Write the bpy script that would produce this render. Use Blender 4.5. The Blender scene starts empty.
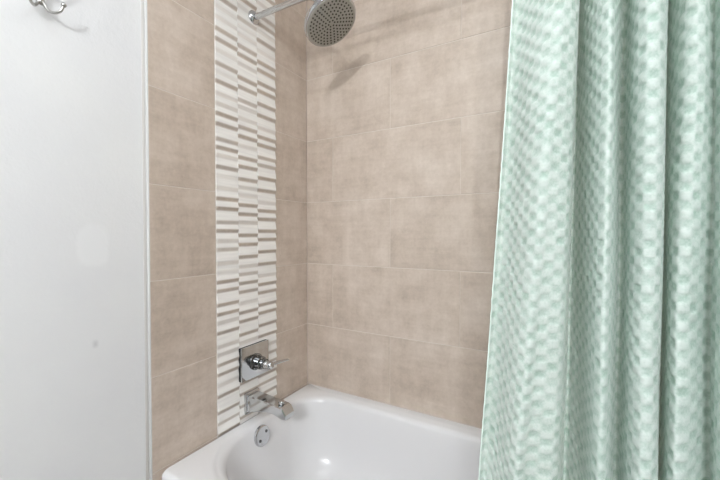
import bpy, bmesh, math, random
import numpy as np
from mathutils import Vector, Matrix
random.seed(7)
sc = bpy.context.scene
col = sc.collection

# ---------------------------------------------------------------- camera
cam_d = bpy.data.cameras.new('camera')
cam_d.sensor_width = 36.0
cam_d.lens = 17.7
cam_d.clip_start = 0.02
cam = bpy.data.objects.new('camera', cam_d); col.objects.link(cam)
cam.location = (1.114, -1.421, 1.18)
cam.rotation_euler = (math.radians(90 - 1.05), 0, math.radians(29.6))
sc.camera = cam

# ---------------------------------------------------------------- world, lights, exposure
w = bpy.data.worlds.new('world'); sc.world = w
w.use_nodes = True
w.node_tree.nodes['Background'].inputs[0].default_value = (0.9, 0.95, 1.0, 1)
w.node_tree.nodes['Background'].inputs[1].default_value = 0.05
sc.view_settings.view_transform = 'Standard'
sc.view_settings.look = 'None'
sc.view_settings.gamma = 1.0
sc.view_settings.use_curve_mapping = False
sc.view_settings.exposure = -0.46

def lamp(name, typ, loc, power, colour, radius=0.05, rot=(0, 0, 0), size=None):
    d = bpy.data.lights.new(name, typ)
    d.energy = power; d.color = colour
    if typ == 'POINT': d.shadow_soft_size = radius
    if size: d.shape = 'RECTANGLE'; d.size, d.size_y = size
    o = bpy.data.objects.new(name, d); col.objects.link(o)
    o.location = loc; o.rotation_euler = rot
    return o
# vanity bulbs on the far side of the room and an unseen fill light added overhead
lamp('vanity_bulb', 'POINT', (1.42, -3.00, 2.03), 102.0, (0.93, 0.97, 1.0), 0.009)
lamp('vanity_bulb', 'POINT', (1.66, -3.00, 2.175), 58.0, (0.93, 0.97, 1.0), 0.009)
lamp('ceiling_fill', 'AREA', (0.80, -0.98, 2.42), 7.5, (0.92, 0.97, 1.0), size=(0.6, 0.6))

# ---------------------------------------------------------------- helpers
def link(name, me, parent=None):
    o = bpy.data.objects.new(name, me); col.objects.link(o)
    if parent is not None: o.parent = parent
    return o

def mesh_obj(name, verts, faces, mat, parent=None, smooth=False):
    me = bpy.data.meshes.new(name)
    me.from_pydata([tuple(v) for v in verts], [], faces)
    me.update()
    if smooth: me.polygons.foreach_set('use_smooth', [True] * len(me.polygons))
    for m in (mat if isinstance(mat, (list, tuple)) else [mat]): me.materials.append(m)
    return link(name, me, parent)

def bm_obj(name, bm, mat, parent=None, smooth=True, angle=40):
    bmesh.ops.recalc_face_normals(bm, faces=bm.faces)
    me = bpy.data.meshes.new(name); bm.to_mesh(me); bm.free()
    for m in (mat if isinstance(mat, (list, tuple)) else [mat]): me.materials.append(m)
    if smooth:
        me.polygons.foreach_set('use_smooth', [True] * len(me.polygons))
        me.set_sharp_from_angle(angle=math.radians(angle))
    return link(name, me, parent)

def add_box(bm, lo, hi, bevel=0.0, seg=2):
    r = bmesh.ops.create_cube(bm, size=1.0)
    vs = r['verts']
    for v in vs:
        v.co = Vector([lo[i] + (v.co[i] + 0.5) * (hi[i] - lo[i]) for i in range(3)])
    if bevel > 0:
        es = list({e for v in vs for e in v.link_edges})
        bmesh.ops.bevel(bm, geom=es, offset=bevel, segments=seg, affect='EDGES', profile=0.5)

def add_lathe(bm, prof, origin, axis, n=40):
    """profile of (distance along axis, radius)"""
    axis = Vector(axis).normalized()
    q = axis.to_track_quat('Z', 'Y').to_matrix()
    rings = []
    for (d, r) in prof:
        ring = []
        for i in range(n):
            a = 2 * math.pi * i / n
            ring.append(bm.verts.new(Vector(origin) + q @ Vector((r * math.cos(a), r * math.sin(a), d))))
        rings.append(ring)
    for a, b in zip(rings, rings[1:]):
        for i in range(n):
            bm.faces.new((a[i], a[(i + 1) % n], b[(i + 1) % n], b[i]))
    bm.faces.new(rings[0]); bm.faces.new(rings[-1])

def smooth_path(pts, sub=8):
    P = [Vector(p) for p in pts]
    P = [2 * P[0] - P[1]] + P + [2 * P[-1] - P[-2]]
    out = []
    for i in range(1, len(P) - 2):
        for k in range(sub):
            t = k / sub
            a, b, c, d = P[i - 1], P[i], P[i + 1], P[i + 2]
            out.append(0.5 * ((2 * b) + (c - a) * t + (2 * a - 5 * b + 4 * c - d) * t * t + (3 * b - a - 3 * c + d) * t ** 3))
    out.append(P[-2])
    return out

def add_tube(bm, pts, rad, n=16):
    """tube along points; rad is a number or a list"""
    if not isinstance(rad, (list, tuple)): rad = [rad] * len(pts)
    rings = []; up = Vector((0.13, 0.31, 0.94))
    for i, p in enumerate(pts):
        t = (pts[min(i + 1, len(pts) - 1)] - pts[max(i - 1, 0)]).normalized()
        a = t.cross(up).normalized(); b = t.cross(a)
        rings.append([bm.verts.new(p + rad[i] * (math.cos(2 * math.pi * k / n) * a + math.sin(2 * math.pi * k / n) * b)) for k in range(n)])
    for a, b in zip(rings, rings[1:]):
        for i in range(n):
            bm.faces.new((a[i], a[(i + 1) % n], b[(i + 1) % n], b[i]))
    bm.faces.new(rings[0]); bm.faces.new(rings[-1])

def add_sphere(bm, c, r):
    bmesh.ops.create_uvsphere(bm, u_segments=20, v_segments=12, radius=r, matrix=Matrix.Translation(c))

def thing(name, label, cat, loc=(0, 0, 0), group=None):
    o = bpy.data.objects.new(name, None); col.objects.link(o)
    o.empty_display_size = 0.05
    o.location = loc; o['label'] = label; o['category'] = cat
    if group: o['group'] = group
    bpy.context.view_layer.update()
    return o

def adopt(o, root):
    """parent o to root keeping its world position (roots are unrotated)"""
    o.parent = root
    o.matrix_parent_inverse = Matrix.Translation(-Vector(root.location))
    return o

def srgb(r, g, b):
    f = lambda c: (c / 255 / 12.92) if c / 255 <= 0.04045 else ((c / 255 + 0.055) / 1.055) ** 2.4
    return (f(r), f(g), f(b), 1)

# ---------------------------------------------------------------- materials
def mat(name, colour, rough=0.5, metal=0.0, **kw):
    m = bpy.data.materials.new(name); m.use_nodes = True
    b = m.node_tree.nodes['Principled BSDF']
    b.inputs['Base Color'].default_value = colour
    b.inputs['Roughness'].default_value = rough
    b.inputs['Metallic'].default_value = metal
    for k, v in kw.items(): b.inputs[k.replace('_', ' ')].default_value = v
    return m

class N:
    """tiny node builder"""
    def __init__(s, m): s.nt = m.node_tree; s.b = s.nt.nodes['Principled BSDF']
    def node(s, typ, **props):
        n = s.nt.nodes.new(typ)
        for k, v in props.items(): setattr(n, k, v)
        return n
    def link(s, a, b): s.nt.links.new(a, b)
    def noise(s, vec, scale, detail=4, rough=0.55, w=None):
        n = s.node('ShaderNodeTexNoise')
        n.inputs['Scale'].default_value = scale; n.inputs['Detail'].default_value = detail; n.inputs['Roughness'].default_value = rough
        if w is not None:
            n.noise_dimensions = '4D'; s.link(w, n.inputs['W'])
        s.link(vec, n.inputs['Vector'])
        return n.outputs['Fac']
    def math(s, op, a, b=None, c=None, clamp=False):
        n = s.node('ShaderNodeMath', operation=op, use_clamp=clamp)
        for i, v in enumerate((a, b, c)):
            if v is None: continue
            if isinstance(v, (int, float)): n.inputs[i].default_value = v
            else: s.link(v, n.inputs[i])
        return n.outputs[0]
    def rng(s, v, a, b, c, d):
        n = s.node('ShaderNodeMapRange')
        s.link(v, n.inputs[0])
        for i, x in enumerate((a, b, c, d)): n.inputs[i + 1].default_value = x
        return n.outputs[0]
    def mapping(s, vec, scale):
        n = s.node('ShaderNodeMapping'); n.inputs['Scale'].default_value = scale
        s.link(vec, n.inputs['Vector']); return n.outputs[0]
    def mix(s, f, a, b):
        n = s.node('ShaderNodeMix', data_type='RGBA')
        if isinstance(f, (int, float)): n.inputs['Factor'].default_value = f
        else: s.link(f, n.inputs['Factor'])
        for k, v in (('A', a), ('B', b)):
            i = [x for x in n.inputs if x.name == k and x.type == 'RGBA'][0]
            if isinstance(v, tuple): i.default_value = v
            else: s.link(v, i)
        return [x for x in n.outputs if x.type == 'RGBA'][0]
    def bump(s, h, strength, dist):
        n = s.node('ShaderNodeBump'); n.inputs['Strength'].default_value = strength; n.inputs['Distance'].default_value = dist
        s.link(h, n.inputs['Height']); s.link(n.outputs[0], s.b.inputs['Normal'])

def tile_material():
    m = mat('beige_cement_tile', srgb(196, 178, 160), 0.38)
    k = N(m)
    pos = k.node('ShaderNodeTexCoord').outputs['Object']
    at = k.node('ShaderNodeAttribute', attribute_name='rnd').outputs['Fac']
    wv = k.math('MULTIPLY', at, 40.0)
    cloud = k.noise(pos, 6.5, 7, 0.68, wv)
    horiz = k.noise(k.mapping(pos, (2.0, 2.0, 22.0)), 1.6, 5, 0.6, wv)
    vert = k.noise(k.mapping(pos, (17.0, 17.0, 1.8)), 1.6, 5, 0.6, wv)
    fine = k.noise(pos, 90.0, 3, 0.6, wv)
    f = k.math('ADD', k.math('MULTIPLY', cloud, 0.95), k.math('MULTIPLY', horiz, 0.32))
    f = k.math('ADD', f, k.math('MULTIPLY', vert, 0.26))
    f = k.math('ADD', f, k.math('MULTIPLY', fine, 0.24))
    f = k.math('ADD', f, k.math('MULTIPLY', at, 0.07))
    f = k.rng(f, 0.63, 1.12, 0.0, 1.0)
    r = k.node('ShaderNodeValToRGB')
    e = r.color_ramp.elements
    e[0].position = 0.0; e[0].color = srgb(172, 156, 141)
    e[1].position = 1.0; e[1].color = srgb(217, 203, 190)
    x = e.new(0.5); x.color = srgb(199, 183, 168)
    k.link(f, r.inputs[0])
    k.link(r.outputs[0], k.b.inputs['Base Color'])
    k.bump(fine, 0.06, 0.002)
    return m

def plaster_material():
    m = mat('white_painted_drywall', srgb(232, 232, 232), 0.55)
    k = N(m)
    pos = k.node('ShaderNodeTexCoord').outputs['Object']
    n1 = k.noise(pos, 3.0, 4)
    base = k.mix(k.rng(n1, 0.3, 0.7, 0, 1), srgb(229, 229, 230), srgb(234, 234, 233))
    sep = k.node('ShaderNodeSeparateXYZ'); k.link(pos, sep.inputs[0])
    def spot(y, z, ry, rz, soft):
        dy = k.math('DIVIDE', k.math('ABSOLUTE', k.math('SUBTRACT', sep.outputs[1], y)), ry)
        dz = k.math('DIVIDE', k.math('ABSOLUTE', k.math('SUBTRACT', sep.outputs[2], z)), rz)
        d = k.math('POWER', k.math('ADD', k.math('POWER', dy, 3.0), k.math('POWER', dz, 3.0)), 0.333)
        d = k.math('ADD', d, k.rng(k.noise(pos, 22.0, 3), 0, 1, -0.25, 0.25))
        return k.rng(d, 1.0 - soft, 1.0, 1.0, 0.0)
    patch = spot(-0.935, 1.145, 0.042, 0.066, 0.25)         # a touched-up patch of paint
    smudge = spot(-0.932, 0.872, 0.010, 0.014, 0.9)
    c = k.mix(patch, base, srgb(236, 236, 236))
    c = k.mix(k.math('MULTIPLY', smudge, 0.45), c, srgb(176, 176, 176))
    k.link(c, k.b.inputs['Base Color'])
    h = k.math('ADD', k.math('MULTIPLY', k.noise(pos, 55.0, 5, 0.6), 1.0), k.math('MULTIPLY', k.noise(pos, 160.0, 3, 0.5), 0.4))
    h = k.math('MULTIPLY', h, k.math('SUBTRACT', 1.0, k.math('MULTIPLY', patch, 0.8)))
    k.bump(h, 0.22, 0.004)
    return m

def mosaic_material():
    m = mat('embossed_white_tile', srgb(238, 234, 228), 0.45)
    k = N(m)
    pos = k.node('ShaderNodeTexCoord').outputs['Object']
    band = k.node('ShaderNodeAttribute', attribute_name='band').outputs['Fac']
    tint = k.noise(k.mapping(pos, (4.0, 4.0, 60.0)), 1.3, 3, 0.6)
    white = k.mix(k.rng(tint, 0.35, 0.65, 0, 1), srgb(238, 235, 231), srgb(250, 247, 242))
    beige = k.mix(k.rng(tint, 0.4, 0.6, 0, 1), srgb(184, 171, 160), srgb(193, 177, 161))
    f = k.math('MULTIPLY', band, k.rng(k.noise(pos, 70.0, 3), 0.3, 0.7, 0.85, 1.0))
    k.link(k.mix(f, white, beige), k.b.inputs['Base Color'])
    return m

def curtain_material():
    m = mat('mint_waffle_cloth', srgb(190, 218, 205), 0.85)
    k = N(m)
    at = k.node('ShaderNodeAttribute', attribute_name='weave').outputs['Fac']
    uvw = k.node('ShaderNodeAttribute', attribute_name='cloth').outputs['Vector']
    pos = k.node('ShaderNodeTexCoord').outputs['Object']
    n = k.noise(pos, 40.0, 3)
    n2 = k.noise(pos, 320.0, 2)
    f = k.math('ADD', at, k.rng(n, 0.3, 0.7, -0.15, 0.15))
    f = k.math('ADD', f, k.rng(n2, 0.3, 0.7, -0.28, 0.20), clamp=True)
    c = k.mix(f, srgb(184, 208, 195), srgb(230, 240, 234))  # the darker tone paints in the shade of the weave dents
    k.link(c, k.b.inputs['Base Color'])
    k.b.inputs['Sheen Weight'].default_value = 0.15
    t = k.noise(k.mapping(uvw, (500.0, 900.0, 1.0)), 1.0, 2)
    k.bump(k.math('ADD', t, n2), 0.5, 0.0012)
    # thin cloth lets some light through
    tr = k.node('ShaderNodeBsdfTranslucent'); k.link(c, tr.inputs[0])
    mx = k.node('ShaderNodeMixShader'); mx.inputs[0].default_value = 0.30
    out = [x for x in k.nt.nodes if x.type == 'OUTPUT_MATERIAL'][0]
    k.link(k.b.outputs[0], mx.inputs[1]); k.link(tr.outputs[0], mx.inputs[2]); k.link(mx.outputs[0], out.inputs[0])
    return m

def floor_material():
    m = mat('grey_floor_tile', srgb(170, 160, 150), 0.4)
    k = N(m)
    pos = k.node('ShaderNodeTexCoord').outputs['Object']
    b = k.node('ShaderNodeTexBrick'); b.offset = 0.5
    b.inputs['Scale'].default_value = 1.0; b.inputs['Brick Width'].default_value = 0.6; b.inputs['Row Height'].default_value = 0.3
    b.inputs['Mortar Size'].default_value = 0.003
    b.inputs['Color1'].default_value = srgb(96, 88, 80); b.inputs['Color2'].default_value = srgb(90, 82, 75); b.inputs['Mortar'].default_value = srgb(76, 70, 64)
    k.link(pos, b.inputs['Vector']); k.link(b.outputs['Color'], k.b.inputs['Base Color'])
    return m

M_TILE = tile_material()
M_WALL = plaster_material()
M_MOS = mosaic_material()
M_CURT = curtain_material()
M_FLOOR = floor_material()
M_GROUT = mat('pale_grout', srgb(218, 208, 199), 0.9)
M_CEIL = mat('white_ceiling_paint', srgb(236, 236, 236), 0.8)
M_FAR = mat('grey_painted_wall', srgb(150, 148, 147), 0.7)
M_TRIM = mat('white_edge_trim', srgb(222, 222, 220), 0.4)
M_TUB = mat('white_tub_enamel', srgb(234, 233, 234), 0.2)
M_CHROME = mat('polished_chrome', (0.62, 0.63, 0.64, 1), 0.09, 1.0)
M_NICKEL = mat('brushed_nickel', (0.50, 0.49, 0.47, 1), 0.28, 1.0)
M_FACE = mat('grey_spray_plate', srgb(176, 174, 166), 0.4, 0.25)
M_NOZ = mat('dark_rubber_nozzle', srgb(70, 66, 58), 0.6)
M_DSTEEL = mat('dark_steel', (0.16, 0.16, 0.16, 1), 0.35, 1.0)
M_CHROME_REFL = mat('chrome_dark_reflection', (0.22, 0.225, 0.23, 1), 0.08, 1.0)  # chrome with reflections of a darker room put into its colour
M_DARK = mat('dark_backing', srgb(30, 30, 32), 0.5)
M_CAULK = mat('white_caulk', srgb(214, 210, 206), 0.6)

# ---------------------------------------------------------------- the setting
W_X, X_FAR, Y_FAR, CEIL, RIM = 1.52, 2.25, -3.20, 2.44, 0.42
def slab(name, lo, hi, m, parent=None):
    bm = bmesh.new(); add_box(bm, lo, hi)
    o = bm_obj(name, bm, m, parent, smooth=False)
    o['kind'] = 'structure'
    return o
floor = slab('floor', (-0.15, Y_FAR - 0.1, -0.1), (X_FAR + 0.1, 0.12, 0.0), M_FLOOR)
ceiling = slab('ceiling', (-0.15, Y_FAR - 0.1, CEIL), (X_FAR + 0.1, 0.12, CEIL + 0.1), M_CEIL)
wall_left = slab('wall_left', (-0.13, Y_FAR - 0.1, 0.0), (-0.012, 0.12, CEIL), M_WALL)
wall_back = slab('wall_back', (-0.012, 0.011, 0.0), (W_X + 0.012, 0.12, CEIL), M_GROUT)
wall_right = slab('wall_right', (W_X + 0.012, -0.86, 0.0), (X_FAR + 0.1, 0.12, CEIL), M_WALL)
wall_side = slab('wall_far', (X_FAR, Y_FAR - 0.1, 0.0), (X_FAR + 0.1, -0.86, CEIL), M_FAR)
wall_front = slab('wall_front', (-0.012, Y_FAR - 0.1, 0.0), (X_FAR, Y_FAR, CEIL), M_FAR)

def tiles(name, rects, place, parent, thick=0.0095):
    """rects (u0,u1,z0,z1) -> bevelled tiles on a grout bed; place(u, z, d) maps to the room"""
    V, F, R = [], [], []
    b = 0.0012
    for (u0, u1, z0, z1) in rects:
        rv = random.random(); n = len(V)
        V += [place(u, z, 0) for u, z in ((u0, z0), (u1, z0), (u1, z1), (u0, z1))]
        V += [place(u, z, thick - b) for u, z in ((u0, z0), (u1, z0), (u1, z1), (u0, z1))]
        V += [place(u, z, thick) for u, z in ((u0 + b, z0 + b), (u1 - b, z0 + b), (u1 - b, z1 - b), (u0 + b, z1 - b))]
        for k in (0, 4):
            for i in range(4):
                j = (i + 1) % 4
                F.append((n + k + i, n + k + j, n + k + 4 + j, n + k + 4 + i)); R.append(rv)
        F.append((n + 8, n + 9, n + 10, n + 11)); R.append(rv)
    o = mesh_obj(name, V, F, M_TILE, parent)
    bm = bmesh.new(); bm.from_mesh(o.data); bmesh.ops.recalc_face_normals(bm, faces=bm.faces); bm.to_mesh(o.data); bm.free()
    a = o.data.attributes.new('rnd', 'FLOAT', 'FACE'); a.data.foreach_set('value', R)
    o['kind'] = 'structure'
    return o

G = 0.0013
joints = [0.0, 0.115] + [RIM + 0.305 * i for i in range(7)] + [CEIL]
courses = list(zip(joints, joints[1:]))
rects = []
for (z0, z1) in courses:
    rects.append((-0.785, -0.542 - G, z0 + G, z1 - G))
    rects.append((-0.228 + G, -0.0005, z0 + G, z1 - G))
grout_l = slab('grout_bed', (-0.012, -0.784, 0.0), (-0.0012, 0.0, CEIL), M_GROUT, wall_left)
tiles('tile_field', rects, lambda u, z, d: (-0.0095 + d, u, z), wall_left)
rects = []
for i, (z0, z1) in enumerate(courses):
    first = (-0.151 if i % 2 == 0 else 0.155)
    edges = [0.0005] + [x for x in (first + 0.61 * q for q in range(4)) if 0.03 < x < W_X - 0.03] + [W_X]
    for a, b in zip(edges, edges[1:]):
        rects.append((a + 0.5 * G * (a > 0.01), b - 0.5 * G, z0 + G, z1 - G))
slab('grout_bed', (-0.001, 0.0012, 0.0), (W_X + 0.001, 0.011, CEIL), M_GROUT, wall_back)
tiles('tile_field', rects, lambda u, z, d: (u, 0.0095 - d, z), wall_back)
rects = []
for (z0, z1) in courses:
    rects.append((-0.785, -0.393 - G, z0 + G, z1 - G)); rects.append((-0.393 + G, -0.0005, z0 + G, z1 - G))
slab('grout_bed', (W_X + 0.0012, -0.784, 0.0), (W_X + 0.012, 0.0, CEIL), M_GROUT, wall_right)
tiles('tile_field', rects, lambda u, z, d: (W_X + 0.0095 - d, u, z), wall_right)
bm = bmesh.new(); add_box(bm, (-0.0125, -0.7895, 0.0), (0.0004, -0.7852, CEIL), 0.0012)
tr = bm_obj('trim_1', bm, M_TRIM); tr['kind'] = 'structure'
bm = bmesh.new(); add_box(bm, (-0.0119, -0.7990, 0.0), (-0.0098, -0.7896, CEIL), 0.0008)
tr = bm_obj('trim_2', bm, M_CAULK); tr['kind'] = 'structure'

# the embossed strip down the plumbing wall: three columns of ridged tiles
BANDS = [
 [(4.8,1),(14,.3),(24.5,.35),(35.6,.9),(45.6,1),(56,.3),(68.7,.9),(77,.2),(86,1),(97.5,.4),(107.5,.45),(117,1),(127,1),(141.5,.8),(149.7,.95),(157.5,.4),(168.5,.9),(177,.2),
  (189,.35),(199.4,1),(209,1),(222.5,.7),(231,.95),(241,.4),(249.5,.6),(263,.4),(272,.15),(281.4,1),(290,.9),(304,.9),(313,1),(321.5,.4),(331.5,1),(345,.45),(353,.4),(363,.9),(372.5,.9),(383,.3),(394,1),(410,.95),(421,.6),(432,.9),(444,.8)],
 [(5.6,1),(14,.3),(25.6,.7),(33,.2),(41,.35),(52,.9),(60.5,1),(69,.4),(82.5,1),(91.5,.9),(104,.7),(110.5,.4),(121.5,.35),(130,.9),(139,1),(148,.3),(159.5,.95),(168.3,1),(180.5,.9),(188.5,.35),(196,.3),
  (205.6,1),(214.6,1),(222.7,.5),(235.3,1),(244.4,1),(256.6,1),(266,.4),(273.6,.6),(282.5,.95),(291,.85),(302,.25),(311.5,1),(320,1),(333,1),(341,.4),(352,.8),(361,.8),(372,.9),(381,1),(392,.95),(404,.95),(415,.8),(426,.8)],
 [(1,.9),(11,.4),(23,.8),(31,.7),(38,.3),(47,.95),(57,.3),(67.8,1),(75.6,1),(87.8,1),(95.6,1),(108,1),(119,1),(131,.4),(139.8,1),(147.6,1),(159.5,.8),(167,.8),(179.5,1),(191.5,1),(203,.3),(211.3,1),(219.6,1),(231.2,1),
  (239.5,1),(251.5,1),(263.5,.95),(275,.4),(283.5,1),(291.6,1),(303.7,.95),(311.6,1),(323.8,1),(334.5,1),(345,.5),(353.8,.9),(363,.8),(373.5,1),(382,.9),(392,.9),(402,.8),(412,.8)]]
SCALE = [0.003825, 0.004084, 0.004344]
YCOL = [(-0.542, -0.4395), (-0.4385, -0.3375), (-0.3365, -0.228)]
strip_bed = slab('grout_bed', (-0.0011, -0.542, RIM - 0.02), (0.0005, -0.228, CEIL), M_CAULK, wall_left)
rnd = random.Random(3)
for ci in range(3):
    bands = [(1.18 + (233.5 - y) * SCALE[ci], s) for (y, s) in BANDS[ci]]
    ztop = max(b[0] for b in bands) + 0.045
    while ztop < CEIL:
        bands.append((ztop, rnd.choice((1, .9, .4, .8)))); ztop += rnd.choice((0.036, 0.05, 0.04))
    bands.sort()
    Z = np.arange(RIM - 0.004, CEIL, 0.0017)
    pz, px, pb = [RIM - 0.1], [0.004], [0.0]
    for (z, s) in bands:
        hw = 0.0076 if s > 0.5 else 0.009
        low = 0.0012 if s > 0.5 else 0.0028
        crest = 0.0016 + 0.0060 * (0.35 + 0.65 * s)
        pz += [z - hw, z + hw]; px += [low, crest]
    order = np.argsort(pz); pz = np.array(pz)[order]; px = np.array(px)[order]
    H = np.interp(Z, pz, px)
    ker = np.array([1, 2, 3, 2, 1.0]); ker /= ker.sum()
    H = np.convolve(np.pad(H, 2, mode='edge'), ker, 'valid')
    B = np.zeros_like(Z)
    for (z, s) in bands:
        hw = 0.0076 if s > 0.5 else 0.0084
        B = np.maximum(B, s * np.clip((hw + 0.0030 - np.abs(Z - z)) / 0.0066, 0, 1))
    y0, y1 = YCOL[ci]
    ys = [y0, y0 + 0.0001, y0 + 0.0012, (y0 + y1) / 2, y1 - 0.0012, y1 - 0.0001, y1]
    off = [None, -0.0008, 0, 0, 0, -0.0008, None]
    V, F, A = [], [], []
    for i, z in enumerate(Z):
        for y, o_ in zip(ys, off):
            V.append((0.0 if o_ is None else H[i] + o_, y, z)); A.append(B[i])
    nc = len(ys)
    for i in range(len(Z) - 1):
        for j in range(nc - 1):
            a = i * nc + j
            F.append((a, a + 1, a + 1 + nc, a + nc))
    o = mesh_obj('embossed_tile_column', V, F, M_MOS, wall_left, smooth=False)
    at = o.data.attributes.new('band', 'FLOAT', 'POINT'); at.data.foreach_set('value', A)
    o['kind'] = 'structure'

# ---------------------------------------------------------------- bathtub
def rrect(x0, x1, y0, y1, r, z, n=14, e=10):
    """rounded rectangle ring; r = radii at (x0y0, x1y0, x1y1, x0y1)"""
    if not isinstance(r, (tuple, list)): r = (r,) * 4
    c = [(x0 + r[0], y0 + r[0], math.pi, r[0]), (x1 - r[1], y0 + r[1], 1.5 * math.pi, r[1]), (x1 - r[2], y1 - r[2], 0, r[2]), (x0 + r[3], y1 - r[3], 0.5 * math.pi, r[3])]
    arcs = []
    for (cx, cy, a0, rr) in c:
        arcs.append([(cx + rr * math.cos(a0 + 0.5 * math.pi * i / n), cy + rr * math.sin(a0 + 0.5 * math.pi * i / n)) for i in range(n + 1)])
    out = []
    for q in range(4):
        out += arcs[q]
        p, s = arcs[q][-1], arcs[(q + 1) % 4][0]
        out += [(p[0] + (s[0] - p[0]) * i / e, p[1] + (s[1] - p[1]) * i / e) for i in range(1, e)]
    return [(x, y, z) for x, y in out]
tub = thing('bathtub', 'white glossy alcove bathtub with a rounded basin, set against the beige tiled walls', 'bathtub', (W_X / 2, -0.38, 0))
rings = []
X0, X1, Y0, Y1 = 0.0068, W_X - 0.002, -0.766, -0.002
def outer(i, z, r): return rrect(X0 + i * 0, X1, Y0 + i, Y1, (max(r, .004), max(r, .004), .002, .002), z)
rings.append(outer(0.010, 0.0, 0.014))
rings.append(outer(0.010, 0.05, 0.014))
rings.append(outer(0.006, 0.36, 0.014))
rings.append(outer(0.000, 0.375, 0.014))
rings.append(outer(0.000, 0.398, 0.014))
for t in range(1, 7):
    a = t / 6 * math.pi / 2
    i = 0.018 * (1 - math.cos(a)); z = 0.402 + 0.018 * math.sin(a)
    rings.append(rrect(X0 + i * 0.35, X1 - i * 0.1, Y0 + i, Y1, (.014, .014, .002, .002), z))
BX0, BX1, BY0, BY1 = 0.040, 1.455, -0.705, -0.046
def basin(ins, z, r, end=0.0, back=0.0):
    return rrect(BX0 + ins + end, BX1 - ins - back, BY0 + ins, BY1 - ins, (r * 1.35, r, r, r) if not isinstance(r, tuple) else r, z)
rings.append(basin(-0.020, 0.4203, (.27, .19, .17, .17)))
rings.append(basin(-0.008, 0.4193, (.255, .19, .165, .17)))
for t in range(0, 7):
    a = t / 6 * math.pi / 2 * 0.86
    rings.append(basin(0.024 * math.sin(a), 0.4165 - 0.026 * (1 - math.cos(a)), .175))
zs = [0.375, 0.34, 0.30, 0.26, 0.22, 0.19, 0.165, 0.14, 0.12, 0.105, 0.095, 0.089]
for z in zs:
    d = (0.392 - z)
    ins = 0.026 + d * 0.12
    u = max(0, (0.20 - z) / 0.112)
    ins += 0.085 * (1 - math.sqrt(max(0, 1 - min(1, u) ** 2)))
    rings.append(basin(ins, z, .165, end=d * 0.10, back=d * 0.55))
rings.append(basin(0.20, 0.085, .10, end=0.05, back=0.17))
bm = bmesh.new()
R = [[bm.verts.new(p) for p in ring] for ring in rings]
n = len(R[0])
for a, b in zip(R, R[1:]):
    for i in range(n): bm.faces.new((a[i], a[(i + 1) % n], b[(i + 1) % n], b[i]))
bm.faces.new(R[-1])
adopt(bm_obj('tub_shell', bm, M_TUB, None, True, 50), tub)
# overflow plate with its screws on the drain-end wall of the basin
oc = Vector((0.0740, -0.389, 0.366)); on = Vector((1, 0, 0.20)).normalized()
bm = bmesh.new()
add_lathe(bm, [(-0.004, 0.040), (0.002, 0.040), (0.006, 0.038), (0.0075, 0.034), (0.0070, 0.024), (0.0078, 0.001)], oc, on, 40)
ov = adopt(bm_obj('overflow_plate', bm, M_CHROME, None), tub)
ov['label'] = 'round chrome overflow plate with two screws'
for (dy, dz) in ((-0.019, -0.012), (0.019, 0.010)):
    p = oc + on * 0.0068 + Vector((-0.2 * dz, dy, dz)); bm = bmesh.new()
    add_lathe(bm, [(-0.001, 0.0058), (0.002, 0.0058), (0.003, 0.004), (0.0022, 0.0012)], p, on, 16)
    bm_obj('screw', bm, M_DSTEEL, ov)
bm = bmesh.new()
add_lathe(bm, [(-0.004, 0.034), (0.002, 0.034), (0.004, 0.030), (0.003, 0.020), (0.010, 0.018), (0.012, 0.010)], (0.27, -0.38, 0.085), (0, 0, 1), 36)
adopt(bm_obj('drain_stopper', bm, M_CHROME, None), tub)

# ---------------------------------------------------------------- tub spout
sp = thing('tub_spout', 'square chrome tub spout on the striped tile above the white tub', 'faucet', (0.004, -0.382, 0.49))
bm = bmesh.new()
add_box(bm, (0.0005, -0.417, 0.446), (0.016, -0.345, 0.532), 0.003)
adopt(bm_obj('wall_flange', bm, M_CHROME, None), sp)
# body: rectangular sections lofted outward, arched underneath, rounded nose
secs = [(0.010, 0.456, 0.524, 0.030), (0.045, 0.462, 0.523, 0.0295), (0.080, 0.473, 0.521, 0.029), (0.115, 0.479, 0.519, 0.0285), (0.150, 0.479, 0.517, 0.028),
        (0.175, 0.474, 0.516, 0.028), (0.190, 0.470, 0.515, 0.028), (0.197, 0.470, 0.512, 0.028), (0.2125, 0.472, 0.488, 0.0275)]
bm = bmesh.new(); rr = []
for (x, zb, zt, hy) in secs:
    c = 0.004
    pts = [(-hy, zb + c), (-hy, zt - c), (-hy + c, zt), (hy - c, zt), (hy, zt - c), (hy, zb + c), (hy - c, zb), (-hy + c, zb)]
    rr.append([bm.verts.new((x, -0.382 + y, z)) for y, z in pts])
for a, b in zip(rr, rr[1:]):
    for i in range(8): bm.faces.new((a[i], a[(i + 1) % 8], b[(i + 1) % 8], b[i]))
bm.faces.new(rr[0]); bm.faces.new(rr[-1])
body = adopt(bm_obj('spout_body', bm, M_CHROME, None, True, 25), sp)
bm = bmesh.new()
add_lathe(bm, [(-0.012, 0.008), (0.003, 0.008), (0.004, 0.0125), (0.010, 0.0125), (0.012, 0.0105)], (0.172, -0.382, 0.516), (0, 0, 1), 24)
adopt(bm_obj('diverter_knob', bm, M_CHROME, None), sp)
bm = bmesh.new()
add_lathe(bm, [(-0.003, 0.016), (0.004, 0.016), (0.008, 0.012)], (0.195, -0.382, 0.4712), (0, 0, -1), 24)
adopt(bm_obj('outlet_ring', bm, M_NICKEL, None), sp)

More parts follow.
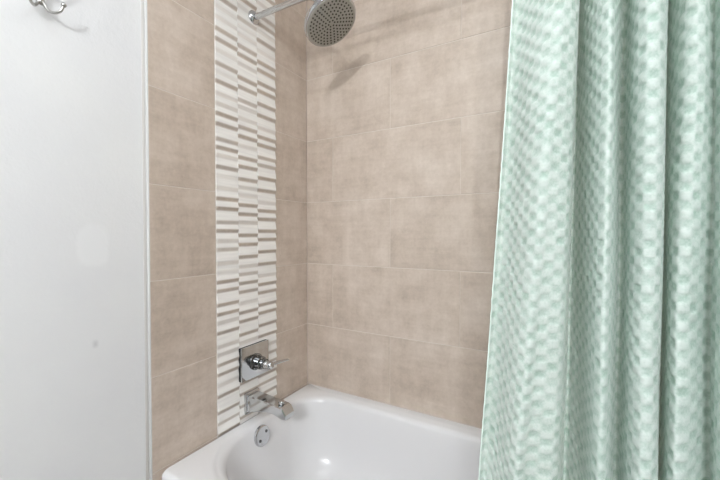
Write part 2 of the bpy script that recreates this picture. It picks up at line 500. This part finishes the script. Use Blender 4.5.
# ---------------------------------------------------------------- shower valve
vz, vy = 0.655, -0.369
va = thing('shower_valve', 'chrome shower valve with square wall plate and slim lever on the striped tile', 'valve', (0.004, vy, vz))
bm = bmesh.new(); add_box(bm, (0.0150, vy - 0.0745, vz - 0.068), (0.021, vy + 0.0745, vz + 0.068), 0.002, 3)
adopt(bm_obj('wall_plate', bm, M_CHROME, None), va)
bm = bmesh.new(); add_box(bm, (0.0005, vy - 0.0735, vz - 0.067), (0.0155, vy + 0.0735, vz + 0.067), 0.001, 1)
adopt(bm_obj('plate_backing', bm, M_DARK, None), va)  # near-black box behind the plate, showing as a dark edge
bm = bmesh.new()
add_lathe(bm, [(0.0, 0.034), (0.006, 0.034), (0.008, 0.031), (0.010, 0.027), (0.036, 0.026), (0.038, 0.023), (0.040, 0.020), (0.056, 0.0195)], (0.0200, vy, vz - 0.004), (1, 0, 0), 40)
adopt(bm_obj('valve_sleeve', bm, M_CHROME_REFL, None), va)
bm = bmesh.new()
add_lathe(bm, [(0.0, 0.0165), (0.014, 0.0165), (0.016, 0.015), (0.018, 0.0165), (0.034, 0.0155), (0.038, 0.012), (0.039, 0.004)], (0.072, vy, vz - 0.006), (1, 0, 0), 36)
hb = adopt(bm_obj('lever_hub', bm, M_CHROME, None), va)
bm = bmesh.new(); rr = []
for (d, hw, hz) in ((0.0, 0.0095, 0.0075), (0.02, 0.0090, 0.0066), (0.045, 0.0085, 0.0058), (0.07, 0.0078, 0.0050), (0.088, 0.0070, 0.0042)):
    c0 = Vector((0.090 + d * 0.28, vy + 0.002 + d, vz - 0.007))
    rr.append([bm.verts.new(c0 + Vector((hw * math.cos(2 * math.pi * i / 12), 0, hz * math.sin(2 * math.pi * i / 12)))) for i in range(12)])
for a, b in zip(rr, rr[1:]):
    for i in range(12): bm.faces.new((a[i], a[(i + 1) % 12], b[(i + 1) % 12], b[i]))
bm.faces.new(rr[0]); bm.faces.new(rr[-1])
adopt(bm_obj('lever', bm, M_CHROME, None), va)

# ---------------------------------------------------------------- shower head and arm
sy = -0.355
sh = thing('rain_shower', 'round chrome rain shower head on a wall arm above the striped tile', 'shower head', (0.004, sy, 2.068))
bm = bmesh.new()
add_lathe(bm, [(0.0, 0.028), (0.004, 0.028), (0.008, 0.025), (0.013, 0.019), (0.015, 0.014)], (0.0035, sy, 2.068), (1, 0, 0), 36)
adopt(bm_obj('wall_flange', bm, M_CHROME, None), sh)
nrm = Vector((math.sin(math.radians(31)), 0, -math.cos(math.radians(31))))
hc = Vector((0.389, sy, 1.937))                      # centre of the spray face
tip = hc - nrm * 0.062
bm = bmesh.new()
add_tube(bm, smooth_path([(0.004, sy, 2.068), (0.08, sy, 2.068), (0.16, sy, 2.067), (0.24, sy, 2.066), (0.285, sy, 2.062), (0.318, sy, 2.046), (0.337, sy, 2.022), tip], 6), 0.0115, 20)
adopt(bm_obj('shower_arm', bm, M_CHROME, None), sh)
bm = bmesh.new()
add_lathe(bm, [(-0.070, 0.013), (-0.060, 0.016), (-0.048, 0.017), (-0.042, 0.020), (-0.030, 0.019)], hc, nrm, 28)
adopt(bm_obj('swivel_joint', bm, M_CHROME, None), sh)
bm = bmesh.new()
add_lathe(bm, [(-0.034, 0.016), (-0.030, 0.026), (-0.024, 0.058), (-0.020, 0.087), (-0.015, 0.098), (-0.006, 0.1015), (0.0, 0.100), (0.0015, 0.096)], hc, nrm, 64)
adopt(bm_obj('head_shell', bm, M_CHROME, None), sh)
bm = bmesh.new()
add_lathe(bm, [(-0.001, 0.095), (0.003, 0.095), (0.0045, 0.092), (0.0045, 0.001)], hc, nrm, 64)
for f in bm.faces: f.material_index = 0
q = nrm.to_track_quat('Z', 'Y').to_matrix()
nf = len(bm.faces)
ringspec = [(0.012, 6), (0.024, 11), (0.036, 16), (0.048, 21), (0.060, 26), (0.072, 31), (0.083, 36)]
for ri, (rad, cnt) in enumerate(ringspec):
    for i in range(cnt):
        a = 2 * math.pi * (i + 0.5 * (ri % 2)) / cnt
        before = set(bm.faces)
        add_lathe(bm, [(0.003, 0.0033), (0.0058, 0.0031), (0.0066, 0.0018)], hc + q @ Vector((rad * math.cos(a), rad * math.sin(a), 0)), nrm, 8)
        for f in set(bm.faces) - before: f.material_index = 1
adopt(bm_obj('spray_face', bm, [M_FACE, M_NOZ], None), sh)

# ---------------------------------------------------------------- robe hook on the white wall
hx, hy, hz = -0.012, -1.045, 1.749
rh = thing('robe_hook', 'brushed metal double robe hook with ball tips on the white wall', 'hook', (hx, hy, hz))
bm = bmesh.new()
add_lathe(bm, [(0.0, 0.018), (0.003, 0.018), (0.007, 0.014), (0.009, 0.004)], (hx, hy, hz + 0.035), (1, 0, 0), 32)
add_tube(bm, smooth_path([(hx + 0.004, hy, hz + 0.035), (hx + 0.014, hy, hz + 0.03), (hx + 0.017, hy, hz + 0.015), (hx + 0.016, hy, hz - 0.002), (hx + 0.012, hy, hz - 0.008)], 5), 0.0042, 14)
adopt(bm_obj('wall_rosette', bm, M_NICKEL, None), rh)
bm = bmesh.new()
up = smooth_path([(hx + 0.012, hy, hz + 0.03), (hx + 0.03, hy, hz + 0.03), (hx + 0.048, hy, hz + 0.042), (hx + 0.056, hy, hz + 0.066)], 6)
add_tube(bm, up, 0.0038, 14); add_sphere(bm, up[-1], 0.0075)
adopt(bm_obj('upper_prong', bm, M_NICKEL, None), rh)
for s in (1, -1):
    bm = bmesh.new()
    pa = smooth_path([(hx + 0.016, hy, hz + 0.012), (hx + 0.016, hy + s * 0.006, hz - 0.006), (hx + 0.021, hy + s * 0.013, hz - 0.019), (hx + 0.030, hy + s * 0.021, hz - 0.023), (hx + 0.042, hy + s * 0.030, hz - 0.017), (hx + 0.0475, hy + s * 0.034, hz - 0.002)], 6)
    add_tube(bm, pa, [0.0040 - 0.0012 * i / len(pa) for i in range(len(pa))], 14)
    pr = adopt(bm_obj('lower_prong', bm, M_NICKEL, None), rh)
    bm = bmesh.new(); add_sphere(bm, pa[-1], 0.0058)
    bb = bm_obj('ball_tip', bm, M_NICKEL, pr)

# ---------------------------------------------------------------- curtain rod, rings and curtain
ROD_Y, ROD_Z = -0.80, 2.095
rod = thing('curtain_rod', 'straight chrome shower curtain rod spanning the alcove above the tub', 'rod', (0.0, ROD_Y, ROD_Z))
bm = bmesh.new(); add_tube(bm, [Vector((-0.010, ROD_Y, ROD_Z)), Vector((0.7, ROD_Y, ROD_Z - 0.012)), Vector((W_X + 0.010, ROD_Y, ROD_Z - 0.026))], 0.0125, 24)
adopt(bm_obj('rod_tube', bm, M_CHROME, None), rod)
for x, d in ((-0.0118, 1), (W_X + 0.0118, -1)):
    bm = bmesh.new(); add_lathe(bm, [(0.0, 0.03), (0.012, 0.03), (0.02, 0.018)], (x, ROD_Y, ROD_Z - (0.026 if d < 0 else 0)), (d, 0, 0), 32)
    adopt(bm_obj('rod_flange', bm, M_CHROME, None), rod)

CP = [1.0448,-0.8,0.998,-0.8,1.0497,-0.79,1.0043,-0.79,1.061,-0.8,1.0179,-0.805,1.0874,-0.845,1.0399,-0.845,1.1103,-0.868,1.057,-0.862,1.1244,-0.868,1.0742,-0.845,
 1.133,-0.85,1.1075,-0.83,1.135,-0.81,1.1152,-0.798,1.1333,-0.76,1.1167,-0.76,1.1369,-0.735,1.1226,-0.735,1.1387,-0.76,1.1322,-0.75,1.1413,-0.795,1.141,-0.77,
 1.1494,-0.828,1.1492,-0.81,1.1611,-0.855,1.1538,-0.848,1.1691,-0.862,1.1605,-0.862,1.1746,-0.85,1.1692,-0.85,1.1806,-0.825,1.1755,-0.82,1.1857,-0.8,1.1816,-0.795,
 1.1904,-0.79,1.1869,-0.785,1.1938,-0.8,1.1904,-0.795,1.1938,-0.825,1.1911,-0.825,1.1957,-0.85,1.1946,-0.85,1.203,-0.868,1.202,-0.868,1.2136,-0.868,1.2126,-0.868,
 1.2227,-0.855,1.2212,-0.855,1.2314,-0.82,1.2294,-0.82,1.2409,-0.76,1.2392,-0.76,1.2469,-0.735,1.2457,-0.735,1.2448,-0.76,1.2431,-0.76,1.2395,-0.8,1.2374,-0.8,
 1.2404,-0.825,1.2324,-0.84,1.2437,-0.845,1.2353,-0.862,1.2498,-0.858,1.2499,-0.85,1.2578,-0.858,1.2653,-0.825,1.2669,-0.84,1.2767,-0.81,1.2709,-0.835,1.2837,-0.805,
 1.2718,-0.845,1.2846,-0.815,1.273,-0.868,1.2799,-0.85,1.2836,-0.868,1.2853,-0.865,1.3006,-0.84,1.3014,-0.84,1.3193,-0.79,1.3193,-0.79,1.3342,-0.75,1.3342,-0.75]
CP = [tuple(CP[i:i + 4]) for i in range(0, len(CP), 4)]
x = CP[-1][0] + 0.012
for i, yy in enumerate((-0.79, -0.845, -0.865, -0.80, -0.758, -0.80, -0.855, -0.80, -0.76, -0.795)):
    CP.append((x, yy, x, yy)); x += 0.0150
CP = np.array(CP)
def catmull(P, sub=10):
    P = np.vstack([2 * P[0] - P[1], P, 2 * P[-1] - P[-2]]); out = []
    for i in range(1, len(P) - 2):
        for k in range(sub):
            t = k / sub; a, b, c, d = P[i - 1], P[i], P[i + 1], P[i + 2]
            out.append(0.5 * ((2 * b) + (c - a) * t + (2 * a - 5 * b + 4 * c - d) * t * t + (3 * b - a - 3 * c + d) * t ** 3))
    out.append(P[-2]); return np.array(out)
C = catmull(CP)
mid = (C[:, :2] + C[:, 2:]) / 2
s = np.concatenate([[0], np.cumsum(np.hypot(*np.diff(mid, axis=0).T))])
U = np.concatenate([np.arange(0, s[-1] - 0.52, 0.0015), np.arange(s[-1] - 0.52, s[-1], 0.004)])
C = np.stack([np.interp(U, s, C[:, k]) for k in range(4)], axis=1)
ZT, ZB = 2.045, 0.16
Zs = np.concatenate([np.arange(ZB, 0.72, 0.004), np.arange(0.72, 1.64, 0.0015), np.arange(1.64, ZT, 0.004)])
f = (Zs - 0.79) / (1.556 - 0.79)
f = np.where(f > 1, 1 + (f - 1) * 0.5, f); f = np.where(f < 0, f * 0.6, f)
Xg = C[None, :, 2] + (C[None, :, 0] - C[None, :, 2]) * f[:, None]
Yg = C[None, :, 3] + (C[None, :, 1] - C[None, :, 3]) * f[:, None]
wob = 0.0035 * np.sin(Zs[:, None] * 7.0 + U[None, :] * 23.0) + 0.002 * np.sin(Zs[:, None] * 15.0 + U[None, :] * 41.0)
Yg = Yg + wob
low = np.clip((0.78 - Zs) / 0.28, 0, 1); low = low * low * (3 - 2 * low)
Yg = -0.83 + (Yg + 0.83) * (1 - 0.45 * low[:, None]) - 0.012 * low[:, None]
dXu = np.gradient(Xg, axis=1); dYu = np.gradient(Yg, axis=1)
L = np.hypot(dXu, dYu) + 1e-9
nx, ny = dYu / L, -dXu / L                           # towards the room
p, qv = 0.0150, 0.0114
cu = U[None, :] / p + 0.08 * np.sin(Zs[:, None] * 31.0); cz = Zs[:, None] / qv + 0.10 * np.sin(U[None, :] * 37.0)
ai, bi = np.floor(cu), np.floor(cz)
la, lb = 2 * (cu - ai) - 1, 2 * (cz - bi) - 1
cushion = (1 - np.abs(la) ** 4.0) * (1 - np.abs(lb) ** 4.0)
dent = ((ai + bi) % 2) > 0.5
hsh = np.abs(np.sin(ai * 12.9898 + bi * 78.233) * 43758.5453) % 1.0
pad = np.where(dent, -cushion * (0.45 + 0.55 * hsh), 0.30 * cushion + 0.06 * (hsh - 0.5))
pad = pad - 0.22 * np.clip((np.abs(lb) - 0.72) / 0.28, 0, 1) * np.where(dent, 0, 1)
Hh = 0.0016 * pad
Xg = Xg + nx * Hh; Yg = Yg + ny * Hh
nr, ncx = Xg.shape
V = np.stack([Xg, Yg, np.repeat(Zs[:, None], ncx, 1)], axis=2).reshape(-1, 3)
idx = np.arange(nr * ncx).reshape(nr, ncx)
Fq = np.stack([idx[:-1, :-1], idx[:-1, 1:], idx[1:, 1:], idx[1:, :-1]], axis=2).reshape(-1, 4)
me = bpy.data.meshes.new('cloth_panel')
me.vertices.add(len(V)); me.vertices.foreach_set('co', V.ravel().astype(np.float32))
me.loops.add(Fq.size); me.loops.foreach_set('vertex_index', Fq.ravel().astype(np.int32))
me.polygons.add(len(Fq)); me.polygons.foreach_set('loop_start', np.arange(0, Fq.size, 4, dtype=np.int32))
me.update(calc_edges=True); me.validate()
me.polygons.foreach_set('use_smooth', np.ones(len(Fq), dtype=bool))
at = me.attributes.new('weave', 'FLOAT', 'POINT'); at.data.foreach_set('value', np.clip(0.80 + 0.62 * pad, 0, 1).ravel().astype(np.float32))  # recess shade baked into colour: dents and pad edges get lower values
cv = np.stack([np.repeat(U[None, :], nr, 0), np.repeat(Zs[:, None], ncx, 1), np.zeros((nr, ncx))], axis=2)
at = me.attributes.new('cloth', 'FLOAT_VECTOR', 'POINT'); at.data.foreach_set('vector', cv.ravel().astype(np.float32))
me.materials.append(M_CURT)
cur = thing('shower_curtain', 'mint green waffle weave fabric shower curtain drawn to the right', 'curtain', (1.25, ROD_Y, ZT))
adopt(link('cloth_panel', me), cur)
# the stitched edge of the curtain
bm = bmesh.new()
ed = [Vector((Xg[i, 0] - 0.0006, Yg[i, 0], Zs[i])) for i in range(0, nr, 6)]
add_tube(bm, ed, 0.0011, 8)
adopt(bm_obj('edge_hem', bm, mat('pale_mint_hem', srgb(222, 235, 227), 0.85)), cur)
# rings
for i, xr in enumerate((1.06, 1.12, 1.17, 1.215, 1.262, 1.30, 1.352, 1.39, 1.43, 1.47)):
    bm = bmesh.new()
    pts = [Vector((xr, ROD_Y + 0.030 * math.sin(t), ROD_Z - 0.036 + 0.034 * math.cos(t))) for t in np.linspace(0, 2 * math.pi * 0.97, 28)]
    add_tube(bm, pts, 0.0018, 8)
    adopt(bm_obj('curtain_ring', bm, M_CHROME), cur)
